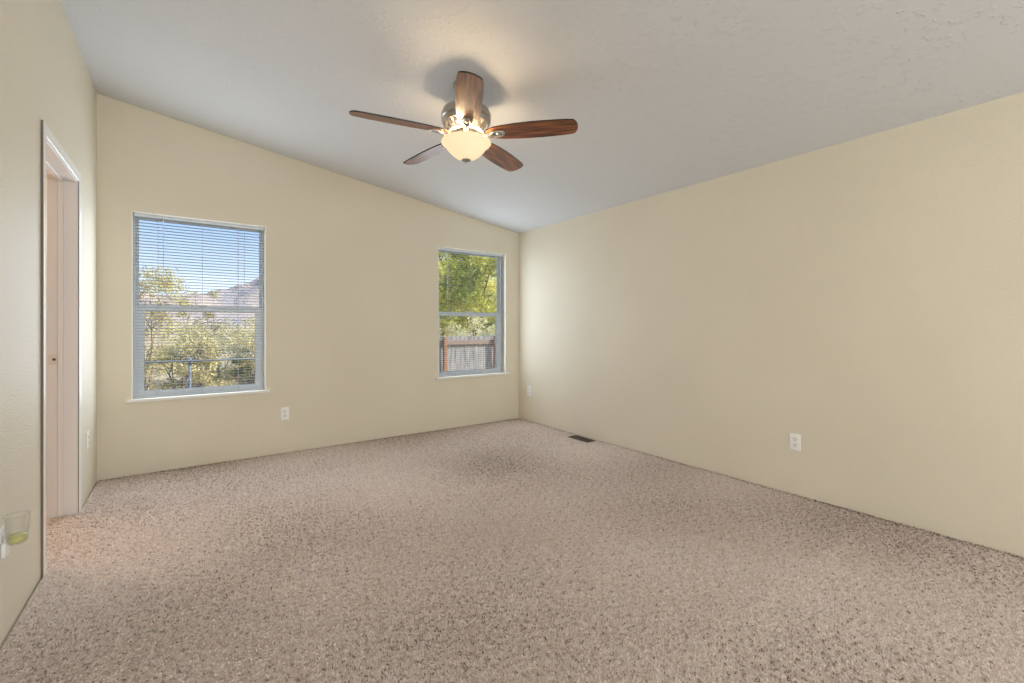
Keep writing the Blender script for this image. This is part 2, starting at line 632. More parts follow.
def blind(xs, label, ladders, wand_x, wand_len, cord_x, cord_len, tilt):
    xa, xb = xs[0] + 0.012, xs[1] - 0.012
    yc = YB + 0.052
    root = thing('window_blind', label, 'blind', ((xa + xb) / 2, yc, WZ0 + 0.012), group='mini blinds')
    ox, oy, oz = root.location
    bm = bmesh.new()
    h0, h1 = WZ1 - 0.006 - 0.026, WZ1 - 0.0062
    add_box(bm, xa - ox, xb - ox, -0.0127, 0.0127, h0 - oz, h1 - oz, 0.0015, 2)
    obj('headrail', bm, M_slat, root)
    # slats: shallow cambered strips, room edge tilted a little up
    bm = bmesh.new()
    z = h0 - 0.020
    w, cam_, th = 0.0255, 0.0022, 0.0005
    zb = WZ0 + 0.012 + 0.022
    while z > zb + 0.012:
        rows = []
        for k in range(5):
            u = -0.5 + k / 4
            yy, zz = u * w, cam_ * (1 - 4 * u * u) - cam_ / 2
            y2 = yy * math.cos(tilt) - zz * math.sin(tilt)
            z2 = yy * math.sin(tilt) + zz * math.cos(tilt)
            rows.append((y2, z + z2 - oz))
        top = [(bm.verts.new((xa + 0.003 - ox, a, b2 + th)), bm.verts.new((xb - 0.003 - ox, a, b2 + th))) for a, b2 in rows]
        bot = [(bm.verts.new((xa + 0.003 - ox, a, b2)), bm.verts.new((xb - 0.003 - ox, a, b2))) for a, b2 in rows]
        for A in (top, bot):
            for i in range(4):
                bm.faces.new((A[i][0], A[i][1], A[i + 1][1], A[i + 1][0]))
        for i in (0, 4):
            bm.faces.new((top[i][0], top[i][1], bot[i][1], bot[i][0]))
        z -= 0.0235
    obj('slats', bm, M_slat, root)
    bm = bmesh.new()
    add_box(bm, xa + 0.003 - ox, xb - 0.003 - ox, -0.0125, 0.0125, 0.002, 0.014, 0.003, 2)
    obj('bottom_rail', bm, M_slat, root)
    for lx in ladders:
        bm = bmesh.new()
        for dy in (-0.0135, 0.0135):
            add_tube(bm, [(lx - ox, dy, 0.010), (lx - ox, dy, h0 - oz + 0.002)], 0.0011, 6)
        obj('ladder_cord', bm, M_cord, root)
    bm = bmesh.new()
    add_tube(bm, [(wand_x - ox, -0.020, h0 - oz + 0.004), (wand_x - ox, -0.020, h0 - oz - wand_len)], 0.0028, 6)
    add_tube(bm, [(wand_x - ox, -0.011, h0 - oz + 0.008), (wand_x - ox, -0.020, h0 - oz + 0.004)], 0.002, 6)
    obj('tilt_wand', bm, M_wand, root)
    bm = bmesh.new()
    for dx in (-0.002, 0.002):
        add_tube(bm, [(cord_x - ox + dx, -0.0185, h0 - oz + 0.006), (cord_x - ox + dx, -0.0185, h0 - oz - cord_len)], 0.0010, 6)
    lc = obj('lift_cord', bm, M_cord, root)
    for zz in (h0 - oz - 0.075, h0 - oz - cord_len - 0.02):
        bm = bmesh.new()
        add_lathe(bm, [(0, 0.014), (0.003, 0.012), (0.0055, -0.008), (0.004, -0.013), (0, -0.014)], 12, (cord_x - ox, -0.0185, zz))
        obj('cord_tassel', bm, M_wand, lc, True)
    return root


yb_ = YB + 0.04
blind(W1, 'white mini blind hanging in the left window', [px_x(158, yb_), px_x(202.5, yb_), px_x(238.3, yb_)],
      px_x(163.5, yb_), 0.50, px_x(244.3, yb_), 0.62, R(-7))
blind(W2, 'white mini blind hanging in the window by the right corner', [W2[0] + 0.16, (W2[0] + W2[1]) / 2, W2[1] - 0.13],
      px_x(447.3, yb_), 0.62, W2[1] - 0.10, 0.60, R(3.5))

# ------------------------------------------------------------------ outlets
M_plate = mat('white_outlet_plastic', (0.93, 0.92, 0.89), 0.35)
M_face = mat('white_receptacle_plastic', (0.86, 0.85, 0.82), 0.4)


def outlet(loc, rz, label, group='wall outlets'):
    root = thing('wall_outlet', label, 'outlet', loc, (0, 0, rz), group)
    # local: plate in X-Z plane, front faces -Y
    bm = bmesh.new()
    add_box(bm, -0.035, 0.035, -0.0055, 0, -0.057, 0.057, 0.0035, 3)
    autosmooth(obj('cover_plate', bm, M_plate, root))
    for zc_ in (0.0195, -0.0195):
        bm = bmesh.new()
        pts = []
        for k in range(28):
            a = 2 * math.pi * k / 28
            pts.append((0.0172 * math.cos(a), max(-0.0142, min(0.0142, 0.0172 * math.sin(a)))))
        fr = [bm.verts.new((x, -0.0072, zc_ + z)) for x, z in pts]
        bk = [bm.verts.new((x, -0.0052, zc_ + z)) for x, z in pts]
        bm.faces.new(fr)
        for k in range(28):
            bm.faces.new((fr[k], fr[(k + 1) % 28], bk[(k + 1) % 28], bk[k]))
        rc = obj('receptacle', bm, M_face, root)
        bm = bmesh.new()
        add_box(bm, -0.0078, -0.0054, -0.0075, -0.0065, zc_ - 0.002, zc_ + 0.0075)
        add_box(bm, 0.0054, 0.0078, -0.0075, -0.0065, zc_ - 0.001, zc_ + 0.0065)
        bmesh.ops.create_cone(bm, cap_ends=True, segments=14, radius1=0.0028, radius2=0.0028, depth=0.001,
                              matrix=Matrix.Translation((0, -0.007, zc_ - 0.0085)) @ Matrix.Rotation(R(90), 4, 'X'))
        obj('slot', bm, M_dark, rc)
    bm = bmesh.new()
    bmesh.ops.create_cone(bm, cap_ends=True, segments=16, radius1=0.0032, radius2=0.0028, depth=0.0018,
                          matrix=Matrix.Translation((0, -0.006, 0)) @ Matrix.Rotation(R(90), 4, 'X'))
    obj('screw', bm, M_plate, root)
    return root


outlet((0.714, YB, 0.348), 0, 'white duplex outlet under the gap between the two windows')
outlet((XR, 4.257, 0.357), R(-90), 'white duplex outlet on right wall close to the far corner')
outlet((XR, 1.344, 0.348), R(-90), 'white duplex outlet in the middle of the long right wall')
outlet((XL, 4.079, 0.374), R(90), 'white duplex outlet between doorway and back wall corner')
outlet((XL, 2.355, 0.353), R(90), 'white duplex outlet low on left wall behind the air freshener')

# ------------------------------------------------------------------ plug-in air freshener
M_clear = bpy.data.materials.new('clear_glass_bottle')
M_clear.use_nodes = True
n, l = M_clear.node_tree.nodes, M_clear.node_tree.links
n.clear()
o_ = n.new('ShaderNodeOutputMaterial')
m_ = n.new('ShaderNodeMixShader')
t_ = n.new('ShaderNodeBsdfTransparent')
t_.inputs[0].default_value = (0.985, 0.99, 0.985, 1)
g_ = n.new('ShaderNodeBsdfGlossy')
g_.inputs['Roughness'].default_value = 0.3
f_ = n.new('ShaderNodeLayerWeight')
f_.inputs[0].default_value = 0.25
fm_ = n.new('ShaderNodeMath')
fm_.operation = 'MULTIPLY'
fm_.inputs[1].default_value = 0.45
l.new(f_.outputs['Facing'], fm_.inputs[0])
l.new(fm_.outputs[0], m_.inputs[0])
l.new(t_.outputs[0], m_.inputs[1])
l.new(g_.outputs[0], m_.inputs[2])
l.new(m_.outputs[0], o_.inputs[0])
M_oil = mat('yellow_green_oil', (0.66, 0.64, 0.27), 0.15)
fr = thing('air_freshener', 'clear bottle with yellow green oil in a white plug-in low on left wall', 'air freshener', (XL + 0.0075, 2.355, 0.353))
bm = bmesh.new()
add_box(bm, 0, 0.013, -0.026, 0.026, -0.044, 0.010, 0.006, 3)
autosmooth(obj('plug_body', bm, M_plate, fr))
BX, BY = 0.0375, -0.010
prof_o = [(0.0, -0.046), (0.020, -0.046), (0.0245, -0.043), (0.027, -0.036), (0.0295, 0.0), (0.0325, 0.050), (0.034, 0.058)]
prof_i = [(0.032, 0.058), (0.0305, 0.050), (0.0275, 0.0), (0.025, -0.035), (0.021, -0.041), (0.0, -0.041)]
bm = bmesh.new()
add_lathe(bm, prof_o + prof_i, 36, (BX, BY, 0.043))
bt = obj('bottle', bm, M_clear, fr, True)
bm = bmesh.new()
add_lathe(bm, [(0, -0.0405), (0.0205, -0.0405), (0.0246, -0.035), (0.0260, -0.014), (0, -0.014)], 32, (BX, BY, 0.043))
obj('oil', bm, M_oil, bt, True)
bm = bmesh.new()
add_box(bm, 0.011, 0.0165, BY - 0.010, BY + 0.010, 0.000, 0.009, 0.001, 1)
obj('bottle_holder', bm, M_plate, fr)

# ------------------------------------------------------------------ floor register
M_reg = mat('brown_register_metal', (0.10, 0.075, 0.05), 0.45, 0.4)
rg = thing('floor_vent', 'small brown metal vent in carpet against the right wall', 'vent', (3.213, 3.255, 0.0))
bm = bmesh.new()
a, b2 = 0.058, 0.140
add_box(bm, -a, a, -b2, -b2 + 0.014, 0, 0.006, 0.002, 1)
add_box(bm, -a, a, b2 - 0.014, b2, 0, 0.006, 0.002, 1)
add_box(bm, -a, -a + 0.014, -b2 + 0.014, b2 - 0.014, 0, 0.006, 0.002, 1)
add_box(bm, a - 0.014, a, -b2 + 0.014, b2 - 0.014, 0, 0.006, 0.002, 1)
obj('vent_frame', bm, M_reg, rg)
bm = bmesh.new()
for k in range(20):
    y = -b2 + 0.020 + k * 0.0128
    add_box(bm, -a + 0.014, a - 0.014, y, y + 0.0045, 0.001, 0.0045)
add_box(bm, -0.003, 0.003, -b2 + 0.014, b2 - 0.014, 0.0012, 0.005)
obj('vent_grille', bm, M_reg, rg)
bm = bmesh.new()
add_box(bm, -a + 0.014, a - 0.014, -b2 + 0.014, b2 - 0.014, 0.0002, 0.0009)
obj('vent_damper', bm, M_dark, rg)

# ------------------------------------------------------------------ ceiling fan
FX, FYY, FZ = 1.3615, 2.355, 2.272
fan = thing('ceiling_fan', 'five bladed brown ceiling fan with lit frosted glass bowl', 'ceiling fan', (FX, FYY, zc(FX)))
FO = -(zc(FX) - FZ)                                       # blade plane in the fan's own frame

M_blade = mat('walnut_blade', (0.13, 0.05, 0.022), 0.35, spec=0.5, **{'Coat Weight': 0.15, 'Coat Roughness': 0.25})
n, l, b = nodes(M_blade)
tcb = n.new('ShaderNodeTexCoord')
mp = n.new('ShaderNodeMapping')
mp.inputs['Scale'].default_value = (1.0, 11.0, 11.0)
l.new(tcb.outputs['Object'], mp.inputs[0])
nn = n.new('ShaderNodeTexNoise')
nn.inputs['Scale'].default_value = 5.0
nn.inputs['Detail'].default_value = 6.0
l.new(mp.outputs[0], nn.inputs['Vector'])
rr = ramp(M_blade, nn.outputs['Fac'], [(0.30, (0.035, 0.010, 0.004)), (0.5, (0.16, 0.048, 0.013)), (0.68, (0.34, 0.118, 0.034))])
l.new(rr.outputs[0], b.inputs['Base Color'])
M_edge = mat('dark_blade_edge', (0.012, 0.009, 0.008), 0.5)

M_pewter = mat('pewter_metal', (0.44, 0.42, 0.39), 0.34, 0.9)

bm = bmesh.new()
sl = (ZR - ZL) / (XR - XL)
# canopy follows the slope of the ceiling
add_lathe(bm, [(0.0, 0.0), (0.078, 0.0), (0.080, -0.010), (0.070, -0.040), (0.045, -0.062), (0.020, -0.068), (0.0, -0.068)], 40)
for v in bm.verts:
    v.co.z += v.co.x * sl * max(0.0, 1 + v.co.z / 0.07)
autosmooth(obj('canopy', bm, M_pewter, fan))
bm = bmesh.new()
add_lathe(bm, [(0.0, -0.060), (0.013, -0.060), (0.013, -0.100), (0.028, -0.104), (0.030, -0.122), (0.0, -0.122)], 24)
autosmooth(obj('downrod', bm, M_pewter, fan))
bm = bmesh.new()
h = FO
add_lathe(bm, [(0.0, h + 0.180), (0.055, h + 0.179), (0.105, h + 0.170), (0.138, h + 0.150), (0.149, h + 0.125), (0.149, h + 0.100), (0.143, h + 0.094),
               (0.148, h + 0.088), (0.138, h + 0.066), (0.110, h + 0.050), (0.0, h + 0.050)], 56)
autosmooth(obj('motor_housing', bm, M_pewter, fan))
# pierced decorative band under the housing
bm = bmesh.new()
for k in range(20):
    a = 2 * math.pi * (k + 0.5) / 20
    p0 = Vector((0.128 * math.cos(a), 0.128 * math.sin(a), h + 0.062))
    p1 = Vector((0.100 * math.cos(a), 0.100 * math.sin(a), h + 0.022))
    add_tube(bm, [p0, (p0 + p1) / 2 + Vector((0.006 * math.cos(a), 0.006 * math.sin(a), -0.004)), p1], 0.0065, 6)
add_lathe(bm, [(0.092, h + 0.028), (0.108, h + 0.026), (0.110, h + 0.016), (0.092, h + 0.013)], 48, close=True)
autosmooth(obj('flywheel_band', bm, M_nickel, fan))
bm = bmesh.new()
add_lathe(bm, [(0.0, h + 0.052), (0.060, h + 0.052), (0.060, h + 0.016), (0.070, h + 0.010), (0.070, h - 0.020), (0.0, h - 0.020)], 40)
autosmooth(obj('switch_housing', bm, M_nickel, fan))


def blade_outline():
    # (distance from hub, half width): narrow root, widest past the middle, clipped round tip
    top = [(0.122, 0.022), (0.140, 0.036), (0.175, 0.050), (0.23, 0.060), (0.30, 0.0665), (0.38, 0.0705), (0.47, 0.0705), (0.55, 0.0675), (0.60, 0.0645), (0.638, 0.0595), (0.650, 0.050), (0.659, 0.033), (0.664, 0.015), (0.665, 0.0)]
    pts = [(x, w) for x, w in top] + [(x, -w) for x, w in top[-2::-1]]
    return pts


PITCH = R(-13)
blade0 = None
PH = R(169.64)
parts0 = []
for k in range(5):
    ang = PH + k * R(72)
    M = Matrix.Translation((0, 0, FO)) @ Matrix.Rotation(ang, 4, 'Z')
    if k == 0:
        bm = bmesh.new()
        pts = blade_outline()
        th = 0.008
        lo = [bm.verts.new((x, y, -th / 2)) for x, y in pts]
        hi = [bm.verts.new((x, y, th / 2)) for x, y in pts]
        f1 = bm.faces.new(lo)
        f2 = bm.faces.new(hi)
        f1.material_index = f2.material_index = 0
        N = len(pts)
        for i in range(N):
            fq = bm.faces.new((lo[i], lo[(i + 1) % N], hi[(i + 1) % N], hi[i]))
            fq.material_index = 1
        bl = obj('blade', bm, M_blade, fan)
        bl.data.materials.append(M_edge)
        # arm: neck from the flywheel, forked scroll and an oval medallion under the blade
        bm = bmesh.new()
        add_tube(bm, [(0.066, 0, -0.010), (0.105, 0, -0.022), (0.140, 0, -0.021), (0.166, 0, -0.013)], [0.012, 0.010, 0.010, 0.011], 10, squash=(1.25, 0.6))
        for s_ in (-1, 1):
            add_tube(bm, [(0.150, 0.004 * s_, -0.011), (0.172, 0.020 * s_, -0.011), (0.200, 0.024 * s_, -0.009), (0.222, 0.015 * s_, -0.008), (0.230, 0.002 * s_, -0.008)],
                     [0.008, 0.0075, 0.007, 0.0075, 0.008], 8)
        add_box(bm, 0.160, 0.235, -0.018, 0.018, -0.0075, -0.0036, 0.001, 1)
        ar = autosmooth(obj('blade_arm', bm, M_nickel, bl), 50)
        bm = bmesh.new()
        add_lathe(bm, [(0, -0.019), (0.007, -0.018), (0.013, -0.014), (0.016, -0.0075), (0.0, -0.0072)], 24, (0.200, 0, 0))
        md = autosmooth(obj('medallion', bm, M_pewter, bl))
        parts0 = [ar, md]
        blade0 = bl
    else:
        bl = blade0.copy()
        C.objects.link(bl)
        bl.parent = fan
        for p_ in parts0:
            c_ = p_.copy()
            C.objects.link(c_)
            c_.parent = bl
    bl.matrix_local = Matrix.Translation((0, 0, 0.008)) @ M @ Matrix.Rotation(PITCH, 4, 'X')

M_bowl = bpy.data.materials.new('frosted_amber_glass')
M_bowl.use_nodes = True
n, l = M_bowl.node_tree.nodes, M_bowl.node_tree.links
n.clear()
o_ = n.new('ShaderNodeOutputMaterial')
ad = n.new('ShaderNodeAddShader')
df = n.new('ShaderNodeBsdfDiffuse')
df.inputs[0].default_value = (0.55, 0.50, 0.42, 1)
em = n.new('ShaderNodeEmission')
em.inputs[0].default_value = (1.0, 0.74, 0.42, 1)
em.inputs[1].default_value = 0.72
l.new(df.outputs[0], ad.inputs[0])
l.new(em.outputs[0], ad.inputs[1])
l.new(ad.outputs[0], o_.inputs[0])
bm = bmesh.new()
zb0 = h - 0.146
po = [(0.0, 0.0), (0.030, 0.004), (0.058, 0.016), (0.083, 0.034), (0.104, 0.054), (0.117, 0.070), (0.126, 0.084), (0.139, 0.094), (0.149, 0.104), (0.1485, 0.110), (0.140, 0.117), (0.124, 0.121)]
pr = [(r, zb0 + z) for r, z in po] + [(max(0.0, r - 0.005), zb0 + z + 0.003) for r, z in po[-2::-1]]
add_lathe(bm, pr, 64)
bowl = obj('light_bowl', bm, M_bowl, fan, True)
tag(bowl, 'frosted warm white glass bowl, lit')
bm = bmesh.new()
add_lathe(bm, [(0.0, zb0 + 0.006), (0.028, zb0 + 0.005), (0.029, zb0 - 0.001), (0.018, zb0 - 0.007), (0.007, zb0 - 0.011), (0.006, zb0 - 0.017), (0.003, zb0 - 0.022), (0, zb0 - 0.023)], 28)
autosmooth(obj('finial', bm, M_pewter, bowl))
for k in range(3):
    bm = bmesh.new()
    a = k * R(120) + 0.3
    add_tube(bm, [(0.055 * math.cos(a), 0.055 * math.sin(a), h - 0.002), (0.119 * math.cos(a), 0.119 * math.sin(a), zb0 + 0.119)], 0.004, 6)
    obj('bowl_bracket', bm, M_nickel, fan)
for k in range(3):
    a = R(60) + k * R(120)
    light('fan_bulb', 'POINT', (FX + 0.088 * math.cos(a), FYY + 0.088 * math.sin(a), FZ - 0.040), 6.5, (1.0, 0.74, 0.46), shadow_soft_size=0.03)

# ------------------------------------------------------------------ outdoors
GZ = -0.62
M_ground = mat('dry_grass_ground', (0.42, 0.33, 0.22), 0.95, spec=0.1)
ng = noise(M_ground, 1.6, 8, 0.65)
rg_ = ramp(M_ground, ng.outputs['Fac'], [(0.3, (0.22, 0.17, 0.09)), (0.5, (0.46, 0.36, 0.22)), (0.7, (0.66, 0.54, 0.42))])
M_ground.node_tree.links.new(rg_.outputs[0], nodes(M_ground)[2].inputs['Base Color'])
bm = bmesh.new()
vs = [bm.verts.new(p) for p in ((-900, -40, GZ), (1600, -40, GZ), (1600, 900, GZ), (-900, 900, GZ))]
bm.faces.new(vs)
tag(obj('ground', bm, M_ground), 'dry straw coloured ground outside the windows', 'ground', kind='structure')

# mountain range, haze and blue-grey shadows painted into its colour
M_mount = mat('hazy_mountain', (0.50, 0.44, 0.46), 1.0, spec=0.0)
nm_ = noise(M_mount, 0.02, 8, 0.6)
rm_ = ramp(M_mount, nm_.outputs['Fac'], [(0.36, (0.20, 0.215, 0.27)), (0.5, (0.33, 0.28, 0.275)), (0.66, (0.47, 0.37, 0.315))])
M_mount.node_tree.links.new(rm_.outputs[0], nodes(M_mount)[2].inputs['Base Color'])
bm = bmesh.new()
NX, NY = 150, 36
from mathutils import noise as mnoise
grid = []
for j in range(NY):
    row = []
    for i in range(NX):
        x = -320 + 700 * i / (NX - 1)
        t = j / (NY - 1)
        y = 520 + 240 * t
        ridge = 34 + 14 * max(0, min(1, (x + 60) / 130)) + 22 * max(0, min(1, (x - 40) / 40)) + 24 * max(0, min(1, (x - 60) / 60))
        prof = math.sin(min(1.0, t / 0.55) * math.pi / 2) if t < 0.55 else math.cos((t - 0.55) / 0.45 * math.pi / 2)
        nzv = mnoise.fractal(Vector((x * 0.018, y * 0.018, 3.1)), 1.0, 2.0, 6)
        z = GZ + prof * ridge * (1 + 0.22 * nzv)
        row.append(bm.verts.new((x, y, z)))
    grid.append(row)
for j in range(NY - 1):
    for i in range(NX - 1):
        bm.faces.new((grid[j][i], grid[j][i + 1], grid[j + 1][i + 1], grid[j + 1][i]))
tag(obj('mountain', bm, M_mount), 'pink and blue mountain range beyond the valley', 'mountain', kind='structure')


# ---- foliage
def leaf_mat(name, stops, trans=0.35):
    m = mat(name, (0.4, 0.4, 0.1), 0.55, spec=0.3)
    n, l, b = nodes(m)
    at_ = n.new('ShaderNodeAttribute')
    at_.attribute_name = 'leaf_tone'
    r = ramp(m, at_.outputs['Fac'], stops)
    l.new(r.outputs[0], b.inputs['Base Color'])
    tl = n.new('ShaderNodeBsdfTranslucent')
    l.new(r.outputs[0], tl.inputs[0])
    mxs = n.new('ShaderNodeMixShader')
    mxs.inputs[0].default_value = trans
    out = n['Material Output']
    l.new(b.outputs[0], mxs.inputs[1])
    l.new(tl.outputs[0], mxs.inputs[2])
    l.new(mxs.outputs[0], out.inputs['Surface'])
    return m


M_olive = leaf_mat('yellow_olive_leaf', [(0, (0.27, 0.23, 0.075)), (0.5, (0.62, 0.53, 0.22)), (1, (0.84, 0.77, 0.45))])
M_sage = leaf_mat('pale_sage_leaf', [(0, (0.26, 0.23, 0.09)), (0.5, (0.54, 0.48, 0.21)), (1, (0.74, 0.67, 0.38))])
M_green = leaf_mat('dark_green_leaf', [(0, (0.06, 0.09, 0.03)), (0.6, (0.14, 0.19, 0.06)), (1, (0.34, 0.36, 0.12))])
M_tree = leaf_mat('ash_tree_leaf', [(0, (0.14, 0.21, 0.04)), (0.35, (0.46, 0.51, 0.10)), (0.65, (0.86, 0.82, 0.22)), (1, (0.98, 0.95, 0.55))], 0.5)
M_deep = leaf_mat('deep_green_leaf', [(0, (0.10, 0.16, 0.04)), (0.5, (0.24, 0.32, 0.08)), (1, (0.50, 0.52, 0.16))], 0.4)
M_pale = leaf_mat('pale_blossom_leaf', [(0, (0.50, 0.50, 0.22)), (0.5, (0.78, 0.74, 0.44)), (1, (0.95, 0.92, 0.72))])
M_bark = mat('grey_brown_bark', (0.16, 0.12, 0.09), 0.9)


def leaf_mesh(name, centres, n, size, m, parent, aspect=0.45, tone_z=0.0):
    """n small folded leaves scattered in the ellipsoid clumps given as (x, y, z, rx, ry, rz)"""
    cs = np.array(centres, float)
    vol = cs[:, 3] * cs[:, 4] * cs[:, 5]
    idx = nrng.choice(len(cs), n, p=vol / vol.sum())
    d = nrng.normal(size=(n, 3))
    d /= np.linalg.norm(d, axis=1)[:, None]
    rad = nrng.random(n) ** 0.45
    p = cs[idx, :3] + d * rad[:, None] * cs[idx, 3:]
    a = nrng.normal(size=(n, 3))
    a /= np.linalg.norm(a, axis=1)[:, None]
    b = np.cross(a, nrng.normal(size=(n, 3)))
    b /= np.linalg.norm(b, axis=1)[:, None]
    c = np.cross(a, b)
    s = size * (0.6 + 0.8 * nrng.random(n))[:, None]
    v0 = p - a * s * 0.5
    v1 = p + b * s * aspect * 0.5 + c * s * 0.08
    v2 = p + a * s * 0.5
    v3 = p - b * s * aspect * 0.5 + c * s * 0.08
    V = np.stack([v0, v1, v2, v3], 1).reshape(-1, 3)
    F = np.arange(n * 4).reshape(n, 4)
    F2 = np.concatenate([F[:, [0, 1, 2]], F[:, [0, 2, 3]]], 1).reshape(-1, 3)
    me = bpy.data.meshes.new(name)
    me.vertices.add(len(V))
    me.vertices.foreach_set('co', V.ravel())
    me.loops.add(F2.size)
    me.loops.foreach_set('vertex_index', F2.ravel().astype(np.int32))
    me.polygons.add(len(F2))
    me.polygons.foreach_set('loop_start', (np.arange(len(F2)) * 3).astype(np.int32))
    me.update(calc_edges=True)
    at_ = me.attributes.new('leaf_tone', 'FLOAT', 'FACE')
    clump = nrng.random(len(cs))[idx]
    tone = np.clip(0.5 * nrng.random(n) + 0.5 * clump, 0, 1)
    at_.data.foreach_set('value', np.repeat(tone, 2).astype(np.float32))
    me.materials.append(m)
    o = bpy.data.objects.new(name, me)
    C.objects.link(o)
    o.parent = parent
    return o


def branch_mesh(base_r, tips, root=(0, 0, 0), fork=0.45):
    """stems from the root to each clump, gently bent"""
    bm = bmesh.new()
    root = Vector(root)
    for t in tips:
        t = Vector(t)
        mid = root.lerp(t, 0.5) + Vector((rng.uniform(-0.12, 0.12), rng.uniform(-0.12, 0.12), 0.06)) * (t - root).length * 0.6
        q1 = root.lerp(mid, 0.5) + Vector((0, 0, 0.05)) * (t - root).length
        add_tube(bm, [root, q1, mid, t], [base_r, base_r * 0.72, base_r * 0.5, base_r * 0.15], 6)
        for _ in range(3):
            d = Vector((rng.gauss(0, 1), rng.gauss(0, 1), rng.gauss(0.4, 0.7))).normalized() * (t - root).length * 0.28
            st = mid.lerp(t, rng.uniform(0.1, 0.7))
            add_tube(bm, [st, st + d * 0.5 + Vector((0, 0, 0.03)), st + d], [base_r * 0.35, base_r * 0.22, base_r * 0.08], 5)
    return bm


def plant(name, label, cat, loc, w, hgt, nclump, nleaf, size, m, trunk=0.0, group=None, low=0.12, aspect=0.45, stem_r=0.02, clr=0.30, wy=None):
    root = thing(name, label, cat, loc, (0, 0, 0), group)
    cl = []
    for k in range(nclump):
        a = rng.uniform(0, 2 * math.pi)
        rr_ = math.sqrt(rng.random()) * w * 0.8
        zf = rng.uniform(low, 1.0)
        shrink = math.sqrt(max(0.05, 1 - ((zf - 0.45) / 0.62) ** 2))
        x_, y_ = rr_ * math.cos(a) * shrink, rr_ * math.sin(a) * shrink * (wy or 1)
        r2 = w * rng.uniform(0.6, 1.15) * clr
        cl.append((x_, y_, trunk + (hgt - trunk) * zf * 0.93, r2, r2, r2 * 0.75))
    leaf_mesh('foliage', cl, nleaf, size, m, root, aspect)
    if trunk > 0:
        bm = bmesh.new()
        add_tube(bm, [(0, 0, 0), (0.03, 0.02, trunk * 0.5), (0, 0, trunk)], [stem_r, stem_r * 0.8, stem_r * 0.72], 10)
        obj('trunk', bm, M_bark, root, True)
        obj('branches', branch_mesh(stem_r * 0.45, [c[:3] for c in cl[:min(16, nclump)]], (0, 0, trunk * 0.96)), M_bark, root, True)
    else:
        obj('stems', branch_mesh(stem_r, [c[:3] for c in cl[:min(14, nclump)]]), M_bark, root, True)
    return root


# view of the left window: yellow scrub beyond the chain link fence
plant('olive_shrub', 'tall yellow leaved shrub reaching highest at left of left window', 'shrub', (-0.75, 11.4, GZ), 1.25, 3.08, 60, 7600, 0.062, M_olive, group='scrub beyond the chain link fence', aspect=0.35, clr=0.24)
plant('olive_shrub', 'thin yellow shrub with a bare sprig standing in middle of left window', 'shrub', (0.26, 14.0, GZ), 0.62, 3.08, 22, 1900, 0.07, M_olive, group='scrub beyond the chain link fence', aspect=0.35, clr=0.24)
plant('olive_shrub', 'low yellow shrub right behind the fence post seen in left window', 'shrub', (0.02, 9.0, GZ), 0.72, 1.66, 30, 6000, 0.065, M_olive, group='scrub beyond the chain link fence', aspect=0.35)
plant('olive_shrub', 'low pale yellow shrub at lower left of left window', 'shrub', (-0.95, 8.5, GZ), 0.6, 1.15, 18, 2600, 0.06, M_sage, group='scrub beyond the chain link fence', aspect=0.35)
plant('olive_shrub', 'yellow shrub rising above the dark bush at right of left window', 'shrub', (1.36, 13.2, GZ), 0.75, 2.05, 26, 4200, 0.07, M_olive, group='scrub beyond the chain link fence', aspect=0.35)
plant('olive_shrub', 'wide pale scrub bush in the far middle of left window', 'shrub', (0.80, 16.6, GZ), 1.5, 1.95, 40, 9000, 0.08, M_sage, group='scrub beyond the chain link fence', aspect=0.35)
plant('juniper_bush', 'dark green bush at the lower right of left window', 'bush', (1.03, 10.0, GZ), 0.40, 1.45, 24, 3600, 0.05, M_green, aspect=0.35)
plant('sage_bush', 'small grey green sage bush low in middle of left window', 'bush', (0.62, 8.25, GZ), 0.33, 0.72, 12, 1500, 0.05, M_sage, aspect=0.35)

# dry grass: nobody could count the blades
def grass(name, label, cx0, cx1, cy0, cy1, n, hgt, m):
    p = np.stack([nrng.uniform(cx0, cx1, n), nrng.uniform(cy0, cy1, n), np.full(n, GZ)], 1)
    ln = hgt * (0.4 + 0.8 * nrng.random(n))
    a = nrng.uniform(0, 2 * np.pi, n)
    bx = np.stack([np.cos(a), np.sin(a), 0 * a], 1) * 0.012
    tip = p + np.stack([nrng.normal(0, 0.25, n) * ln, nrng.normal(0, 0.25, n) * ln, ln], 1)
    V = np.stack([p - bx, p + bx, tip], 1).reshape(-1, 3)
    me = bpy.data.meshes.new(name)
    me.from_pydata(V.tolist(), [], np.arange(3 * n).reshape(n, 3).tolist())
    at_ = me.attributes.new('leaf_tone', 'FLOAT', 'FACE')
    at_.data.foreach_set('value', nrng.random(n).astype(np.float32))
    me.materials.append(m)
    o = bpy.data.objects.new(name, me)
    C.objects.link(o)
    return tag(o, label, 'grass', kind='stuff')


M_straw = leaf_mat('straw_grass', [(0, (0.34, 0.24, 0.15)), (0.5, (0.62, 0.48, 0.30)), (1, (0.85, 0.72, 0.52))], 0.2)
grass('dry_grass', 'dry straw grass around the scrub beyond the chain link fence', -2.2, 2.6, 7.6, 15.0, 9000, 0.28, M_straw)

